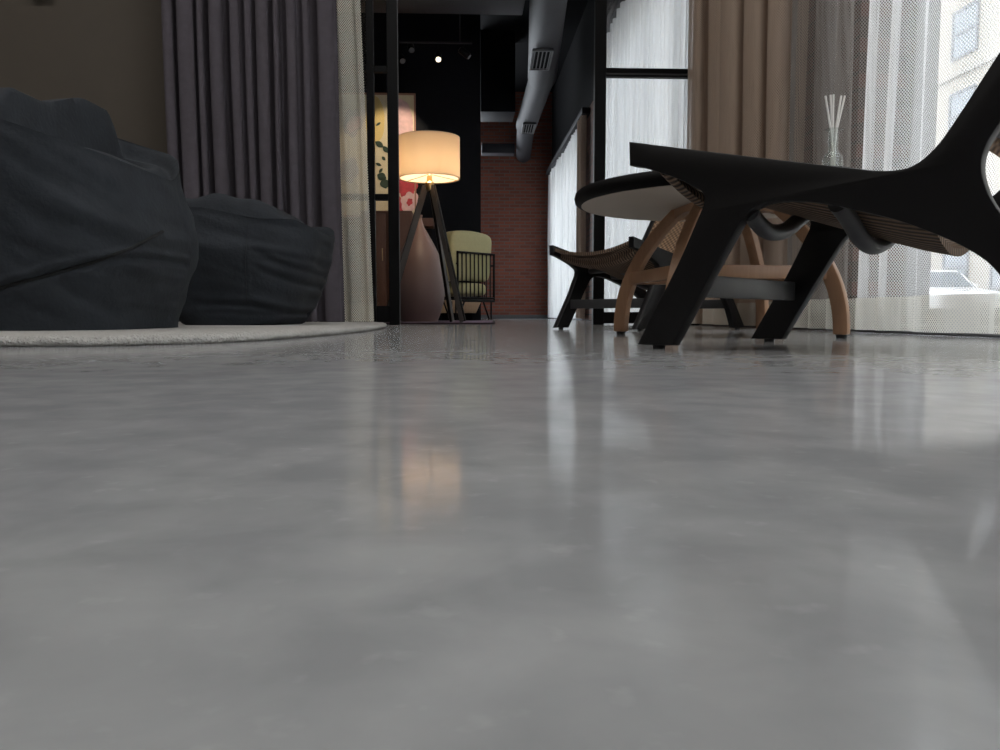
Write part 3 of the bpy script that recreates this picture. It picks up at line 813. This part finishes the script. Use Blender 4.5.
obj('frame', fr, 'black_steel', ac)
for k in range(8):
    x = WA*(k+1)/9; r_tube('slat', [(x, -.002, zs0), (x, -.002, zs1)], .0062)
for x in (0, WA):
    for k in range(4):
        y = .12*(k+1); r_tube('side_slat', [(x, y, zs0), (x, y, .50)], .006)
for x, s_ in ((0, 1), (WA, -1)):
    for y in (.03, .55):
        r_tube('leg', [(x+s_*.005, y, zs0-.02), (x+s_*.005, y, .010), (x+s_*.03, y, .010), (x+s_*.115, y, zs0-.02)], .008)
def cushion(x0, x1, y0, y1, z0, z1, e=5, puff=.0):
    bm = bm_new(); bmesh.ops.create_cube(bm, size=2); bmesh.ops.subdivide_edges(bm, edges=bm.edges[:], cuts=14, use_grid_fill=True)
    for v in bm.verts:
        c = v.co; p = (abs(c.x)**e+abs(c.y)**e+abs(c.z)**e)**(1/e); c = c/p
        v.co = ((x0+x1)/2+c.x*(x1-x0)/2, (y0+y1)/2+c.y*(y1-y0)/2, (z0+z1)/2+c.z*(z1-z0)/2)
    return bm
cb = cushion(-.07, WA-.015, .03, .17, .345, .765, 8)
for v in cb.verts: v.co.y -= (v.co.z-.345)*.10; v.co.z += .016*math.sin(v.co.x*7)+.02*(1-v.co.x/WA)*smooth01((v.co.z-.5)/.2)
obj('back_cushion', cb, 'pale_green_cushion', ac, angle=180)
obj('seat_cushion', cushion(.02, WA-.015, .03, .57, .222, .345, 5), 'pale_green_cushion', ac, angle=180)
# low tan block table behind it
bd = 8.1; b0 = at(447, bd); b1 = at(482, bd); bl = thing('low_table', 'low tan wooden table on a dark plinth standing in for its shadow, seen under the armchair', 'table', at(464, bd), -YAW)
z0, z1 = zz(313, bd), zz(299.5, bd)
obj('tabletop', prism([(b0.x-.1, z1), (b1.x, z1), (b1.x-.06, z0), (b0.x-.1, z0)], at(464, bd).y, at(464, bd).y+.45, bev=.006), 'tan_wood', bl, world=True)
obj('plinth', box(b0.x-.05, b1.x-.10, at(464, bd).y+.06, at(464, bd).y+.40, 0.013, z0), 'black_paint', bl, world=True, smooth=False)  # black support stands in for the shadow under the table
# dark wooden cabinet and shelf by the black wall
cd_ = 8.25; zc_ = zz(210.5, cd_)
k0, k1 = at(362, cd_), at(413, cd_)
cbn = thing('cabinet', 'reddish brown wooden cabinet behind the glazed door and the tripod lamp', 'cabinet', ((k0.x+k1.x)/2, 8.5, 0))
obj('carcass', box(k0.x, k1.x, 8.30, 8.74, .06, zc_, bev=.006), 'redwood_panel', cbn, world=True)
obj('plinth', box(k0.x+.02, k1.x-.02, 8.33, 8.72, 0, .06), 'black_paint', cbn, world=True, smooth=False)
km = (k0.x+k1.x)/2
for p, q, s_ in ((k0.x, km, 1), (km, k1.x, -1)):
    dd = obj('door', box(p+.008, q-.008, 8.284, 8.302, .08, zc_-.03, bev=.003), 'redwood_panel', cbn, world=True)
    hx_ = q-.04 if s_ == 1 else p+.04
    obj('handle', tube([(hx_, 8.285, .62), (hx_, 8.268, .62), (hx_, 8.268, .74), (hx_, 8.285, .74)], .005, 8), 'brass', dd, world=True)
q0, q1 = at(413.5, 8.5), at(432, 8.5)
tag(obj('wall_shelf', box(q0.x, q1.x+.02, 8.52, 8.80, zz(226, 8.5), zz(218, 8.5), bev=.004), 'redwood_panel'), 'short brown wall shelf behind the vase neck', 'shelf')
# floral picture
PY_ = 8.8
def pxx(px): return rx(px, PY_)
def pzz(py): return zz(py, PY_)
pt = thing('painting', 'large cream floral picture on the black wall behind the lamp', 'painting', (pxx(375), PY_-.03, pzz(216)))
obj('canvas', box(pxx(325), pxx(416), PY_-.035, PY_-.004, pzz(216), pzz(97), bev=.003), 'canvas_cream', pt, world=True, smooth=False)
fb = bm_new()
for a_, b_, c_, d_ in ((324, 417.5, 95, 97), (324, 417.5, 216, 218), (416, 417.5, 97, 216), (323.5, 325, 97, 216)):
    add_box(fb, pxx(a_), pxx(b_), PY_-.04, PY_-.002, pzz(d_), pzz(c_))
obj('frame', fb, 'frame_wood', pt, world=True, smooth=False)
def blob(nm, cx, cy, rw, rh, rot, mat, petals=0, depth=.0375, jag=.12, seed=0):
    rnd = random.Random(seed); n = 40; P = []
    for k in range(n):
        t = 2*PI*k/n; r = 1+jag*noise.noise(Vector((math.cos(t)*2+seed, math.sin(t)*2, seed*.7)))
        if petals: r *= .8+.2*abs(math.cos(petals*t/2))
        x, y = math.cos(t)*rw*r, math.sin(t)*rh*r
        P.append((cx+x*math.cos(rot)-y*math.sin(rot), cy+x*math.sin(rot)+y*math.cos(rot)))
    s_ = PY_/F
    obj(nm, prism([(pxx(a_), pzz(b_)) for a_, b_ in P], PY_-depth, PY_-.034), mat, pt, world=True, smooth=False)
def leaf(cx, cy, l, wd, rot, seed=0):
    P = [(-1, 0), (-.55, .75), (0, 1), (.5, .7), (1, 0), (.5, -.7), (0, -1), (-.55, -.75)]
    P = smooth_pts([(a_, b_) if 0 < i_ < 4 or i_ > 4 else (a_, b_, 's') for i_, (a_, b_) in enumerate(P)], 4)
    P = [(cx+a_*l*math.cos(rot)-b_*wd*math.sin(rot), cy+a_*l*math.sin(rot)+b_*wd*math.cos(rot)) for a_, b_ in P]
    obj('painted_leaf', prism([(pxx(a_), pzz(b_)) for a_, b_ in P], PY_-.039, PY_-.034), 'paint_leaf', pt, world=True, smooth=False)
blob('painted_wash', 378, 122, 9, 24, 0, 'paint_yellow', depth=.0362, seed=3)
blob('painted_wash', 404, 130, 11, 30, 0, 'paint_pink', depth=.0362, seed=4)
blob('painted_rose', 356, 125, 10, 15, .2, 'paint_grey', 5, seed=5); blob('painted_rose', 357, 126, 6, 9, .5, 'paint_pink', 5, .0385, seed=6)
blob('painted_rose', 352, 172, 10, 13, .2, 'paint_grey', 5, seed=8)
blob('painted_rose', 408, 186, 11, 14, .1, 'paint_red', 7, seed=9); blob('painted_rose', 411, 203, 9, 11, .4, 'paint_pink', 6, .0385, seed=10); blob('painted_rose', 411, 203, 3, 4, .4, 'paint_red', 5, .0395, seed=12)
blob('painted_rose', 400, 206, 8, 9, .4, 'paint_red', 6, .038, seed=14)
for a_ in ((382, 146, 5, 2.8, .6), (388, 151, 4, 2.4, 1.0), (384, 178, 5, 4, .4), (387, 185, 5, 5, 1.4), (381, 126, 3, 1.2, 2.5), (381, 166, 3.2, 1.5, .4), (383, 172, 3, 1.4, 2.2), (386, 160, 2.6, 1.6, .9)): leaf(*a_)

# ceiling services of the back room
def at_vp(px, py, z):      # point at height z seen at that pixel
    d = (z-H)*F/(315-py); return at(px, d, z)
ZD = 2.75
dct = thing('air_duct', 'long dark grey round air duct under the black ceiling', 'duct', at(540, 9))
p0, p1 = at_vp(552, -30, ZD), at_vp(541, 97, ZD)
def duct(nm, p, q, r, par, mat='duct_grey', rib=False):
    p = Vector(p)+Vector((0, 0, r)); q = Vector(q)+Vector((0, 0, r)); n = 40 if rib else 2
    pts = [p.lerp(q, k/n) for k in range(n+1)]; rr = [r*(1+(.025 if (rib and k % 2) else 0)) for k in range(n+1)]
    return obj(nm, tube(pts, rr, 32), mat, par, world=True)
duct('pipe', p0, p1, .172, dct)
p2 = at_vp(525.5, 140, ZD)
duct('pipe', p1+Vector((0, .02, .015)), p2, .15, dct, rib=True)
p3 = at_vp(523, 166, ZD); duct('pipe', p2+Vector((0, .02, .01)), Vector((p3.x, 14.4, ZD+.01)), .132, dct)
def grille(pa, wd, ln, dirv):
    b0 = bm_new(); d = Vector(dirv).normalized(); s_ = Vector((d.y, -d.x, 0)); c_ = Vector(pa)
    for k in range(-2, 3): add_beam(b0, c_+s_*wd*k/5, c_+s_*wd*k/5+d*ln, wd*.05, .02, bev=0)
    for t in (0, 1): add_beam(b0, c_+d*ln*t-s_*wd*.5, c_+d*ln*t+s_*wd*.5, .02, .025, bev=0)
    for t in (-.5, .5): add_beam(b0, c_+s_*wd*t, c_+s_*wd*t+d*ln, .015, .025, bev=0)
    gg = obj('grille', b0, 'grille_grey', dct, world=True, smooth=False)
    bb = bm_new(); add_beam(bb, c_+Vector((0, 0, .012)), c_+Vector((0, 0, .012))+d*ln, wd, .012, bev=0)
    obj('recess', bb, 'black_paint', gg, world=True, smooth=False)
g0 = at_vp(538.5, 76, ZD-.012); g1 = at_vp(542, 58, ZD-.012)
grille(g1, .20, (g0-g1).length, g0-g1)
g0 = at_vp(527, 137, ZD-.012); g1 = at_vp(529, 128, ZD-.012); grille(g1, .17, (g0-g1).length, g0-g1)
bmx = bm_new(); yb = 7.8
add_box(bmx, rx(335, yb), rx(521, yb), yb-.6, yb-.1, zz(15, yb-.1), zz(15, yb-.1)+.45, bev=.01)
tag(obj('duct_branch', bmx, 'duct_grey'), 'grey rectangular duct crossing above the glazed door to the round duct', 'duct')
yb = 13.4
tag(obj('duct_branch', box(rx(482, yb), rx(514.5, yb), yb, yb+.25, zz(156, yb+.25), zz(156, yb+.25)+.16, bev=.01), 'duct_grey'), 'grey rectangular duct along the top of the brick wall', 'duct')
yb = 11.4
tag(obj('duct_branch', box(rx(481, yb), rx(515, yb), yb, yb+.6, zz(122, yb+.6), CEIL+.01, bev=.01), 'navy_paint'), 'blackish boxed duct hanging left of the round duct', 'duct')
# track lights
yt = 8.0
tr_ = thing('track_light_rail', 'thin dark track rail for spotlights hanging under the black ceiling', 'track', (rx(440, yt), yt, zz(43, yt)))
obj('rail', box(rx(402, yt), rx(473, yt), yt-.015, yt+.015, zz(44, yt), zz(42.5, yt)), 'duct_grey', tr_, world=True, smooth=False)
obj('hanger', tube([(rx(461, yt), yt, zz(43, yt)), (rx(461, yt), yt, CEIL+.01)], .006, 8), 'duct_grey', tr_, world=True)
spots = [(405, 62, 'dark track spotlight at the left end of the rail'), (414, 51, 'small dark spotlight close under the rail'), (440, 60, 'glowing track spotlight in the middle of the rail'), (470, 57, 'dark track spotlight at the right end of the rail')]
for i, (px, py, lb) in enumerate(spots):
    c_ = Vector((rx(px, yt), yt, zz(py, yt))); hi = zz(44, yt)
    t_ = thing('spotlight', lb, 'spotlight', c_, 0, 'track spotlights')
    d = Vector((.25-.1*i, -.75, -.6)).normalized()
    if i == 3: d = Vector((.9, -.1, -.75)).normalized()
    obj('housing', tube([c_-d*.0, c_-d*.01, c_-d*.11, c_-d*.12], [.026, .034, .034, .020], 16), 'black_steel', t_, world=True)
    obj('lens', tube([c_+d*.001, c_+d*.004], .025, 16), 'spot_glow' if i == 2 else 'grille_grey', t_, world=True)
    if hi > c_.z+.02: obj('stem', tube([c_-d*.07, Vector((c_.x-d.x*.07, c_.y-d.y*.07, hi+.004))], .005, 8), 'black_steel', t_, world=True)

# red fitting on the olive wall
az = zz(6, YP-.05); axx = rx(56, YP-.05)
al = thing('wall_alarm', 'dark red wall fitting above the bean bag, cut off by the top edge', 'alarm', (axx, YP-.04, az))
obj('body', box(axx-.066, axx+.066, YP-.095, YP-.041, az, az+.12, bev=.014, seg=3), 'alarm_red', al, world=True)
obj('lens', box(axx-.03, axx+.03, YP-.108, YP-.094, az+.045, az+.10, bev=.006), 'chrome', al, world=True)

# ------------------------------------------------------------------ street outside
struct('street', box(XO+2.2, 13.9, -30, 70, -.30, -.14), 'asphalt')
struct('pavement_near', box(XO, XO+2.2, -30, 70, -.2, -.02), 'sidewalk')
struct('pavement_far', box(13.9, 16.5, -30, 70, -.25, -.06), 'sidewalk')
XF = 16.0
bd_ = thing('building', 'pale apartment building across the street seen through the white net curtain', 'building', (XF, 22, 0))
obj('facade', box(XF, XF+6, -12, 56, -.1, 14), 'facade_cream', bd_, world=True, smooth=False)
for z in (3.3, 7.75, 10.9): obj('ledge', box(XF-.12, XF+.02, -12, 56, z, z+.14), 'facade_trim', bd_, world=True, smooth=False)
for zc in (1.6, 6.5, 9.1, 11.9):
    for k in range(13):
        y = 10.9+k*2.45; fb = bm_new(); hw, hh = .68, .78
        for a_ in ((y-hw, y-hw+.09, zc-hh, zc+hh), (y+hw-.09, y+hw, zc-hh, zc+hh), (y-hw+.09, y+hw-.09, zc-hh, zc-hh+.09), (y-hw+.09, y+hw-.09, zc+hh-.09, zc+hh), (y-hw+.09, y+hw-.09, zc-.04, zc+.04)):
            add_box(fb, XF-.06, XF+.01, *a_)
        wf = obj('window', fb, 'facade_frame', bd_, world=True, smooth=False)
        obj('pane', box(XF-.03, XF-.012, y-hw+.09, y+hw-.09, zc-hh+.09, zc+hh-.09), 'facade_pane', wf, world=True, smooth=False)
# parked car facing the viewer
cy, cx_ = 20.6, rx(963, 21)
car = thing('car', 'white car with dark windscreen parked across the street outside', 'car', (cx_, cy+2, -.14), 0)
G = -.14
side = [(0, .30, 's'), (.02, .62), (.12, .80), (.9, .92), (1.15, .95, 's'), (1.75, 1.42), (2.1, 1.50), (3.2, 1.50), (3.8, 1.38), (4.25, .98), (4.32, .60), (4.30, .30, 's')]
bm = prism([(a_+cy, b_+G) for a_, b_ in smooth_pts(side, 5)], cx_-.88, cx_+.88, bev=.03, plane='yz')
for v in bm.verts:
    zr = v.co.z-G
    if zr > .9: v.co.x = cx_+(v.co.x-cx_)*(1-.22*smooth01((zr-.9)/.6))
obj('body', bm, 'car_white', car, world=True, angle=30)
ws = bm_new(); P = [(-.70, 1.20, .99), (.70, 1.20, .99), (.60, 1.72, 1.405), (-.60, 1.72, 1.405)]
lo = [ws.verts.new((cx_+x, cy+y-.03, G+z+.02)) for x, y, z in P]; hi = [ws.verts.new((cx_+x, cy+y+.05, G+z-.02)) for x, y, z in P]
ws.faces.new(lo); ws.faces.new(hi[::-1])
for i in range(4): ws.faces.new((lo[i], hi[i], hi[(i+1) % 4], lo[(i+1) % 4]))
obj('windscreen', ws, 'car_glass', car, world=True, smooth=False)
for s_ in (-1, 1):
    obj('side_window', prism([(cy+1.55, G+.98), (cy+1.95, G+1.40), (cy+3.3, G+1.40), (cy+3.75, G+1.0)], cx_+s_*.82, cx_+s_*.70, plane='yz'), 'car_glass', car, world=True, smooth=False)
    obj('headlamp', box(cx_+s_*.62-.16, cx_+s_*.62+.16, cy-.01, cy+.16, G+.60, G+.74, bev=.03), 'car_light', car, world=True)
    obj('mirror', box(cx_+s_*.93-.09, cx_+s_*.93+.09, cy+1.42, cy+1.55, G+.95, G+1.09, bev=.03), 'car_white', car, world=True)
    for y in (.85, 3.45):
        wl = bm_new(); c_ = Vector((cx_+s_*.80, cy+y, G+.32))
        add_tube(wl, [c_-Vector((.10, 0, 0)), c_-Vector((.095, 0, 0)), c_+Vector((.095, 0, 0)), c_+Vector((.10, 0, 0))], [.28, .32, .32, .28], 28)
        wh = obj('wheel', wl, 'car_black', car, world=True)
        obj('hub', tube([c_+Vector((s_*.09, 0, 0)), c_+Vector((s_*.108, 0, 0))], .19, 20), 'chrome', wh, world=True)
obj('grille', box(cx_-.42, cx_+.42, cy-.012, cy+.03, G+.38, G+.56, bev=.01), 'car_black', car, world=True)

# ------------------------------------------------------------------ light
wd = bpy.data.worlds.new('World'); SC.world = wd; wd.use_nodes = True
bg = wd.node_tree.nodes['Background']; bg.inputs[0].default_value = (.86, .925, 1.0, 1); bg.inputs[1].default_value = 5.6
def light(name, typ, loc, energy, col=(1, 1, 1), **kw):
    l = bpy.data.lights.new(name, typ); l.energy = energy; l.color = col
    for k, v in kw.items(): setattr(l, k, v)
    o = bpy.data.objects.new(name, l); COL.objects.link(o); o.location = loc; return o
sn = light('sun', 'SUN', (0, 0, 20), 2.4, (1, .95, .86), angle=math.radians(2)); sn.rotation_euler = Vector((.75, .25, -.62)).to_track_quat('-Z', 'Y').to_euler()
for i, (x, y) in enumerate(((-2.9, .2), (-.15, .2), (-2.9, 3.0), (-.15, 3.0))):
    light('ceiling_fill_light', 'AREA', (x, y, CEIL-.06), 30, (1, .97, .93), shape='RECTANGLE', size=1.2, size_y=.6)  # unseen area lights added under the ceiling to fill the front room
light('lamp_bulb_light', 'POINT', (lc.x, lc.y, zap+.11), 8.6, (1, .82, .64), shadow_soft_size=.022)
sp = light('track_spot_light', 'SPOT', (rx(440, yt), yt-.03, zz(61, yt)), 60, (1, .86, .65), spot_size=.9, spot_blend=.5, shadow_soft_size=.02)
sp.rotation_euler = Vector((-.55, .75, -.75)).to_track_quat('-Z', 'Y').to_euler()

# ------------------------------------------------------------------ camera and view
cm = bpy.data.cameras.new('camera'); co = bpy.data.objects.new('camera', cm); COL.objects.link(co)
cm.sensor_width = 36; cm.lens = 36*F/1000; cm.clip_start = .01; cm.clip_end = 300
co.location = (0, 0, H); co.rotation_euler = (PI/2-PITCH, 0, -YAW)
SC.camera = co
vs = SC.view_settings; vs.view_transform = 'Standard'; vs.look = 'None'; vs.exposure = 0; vs.gamma = 1; vs.use_curve_mapping = False
cy_ = SC.cycles
cy_.max_bounces = 10; cy_.diffuse_bounces = 5; cy_.glossy_bounces = 4; cy_.transparent_max_bounces = 24; cy_.transmission_bounces = 6
cy_.sample_clamp_indirect = 6
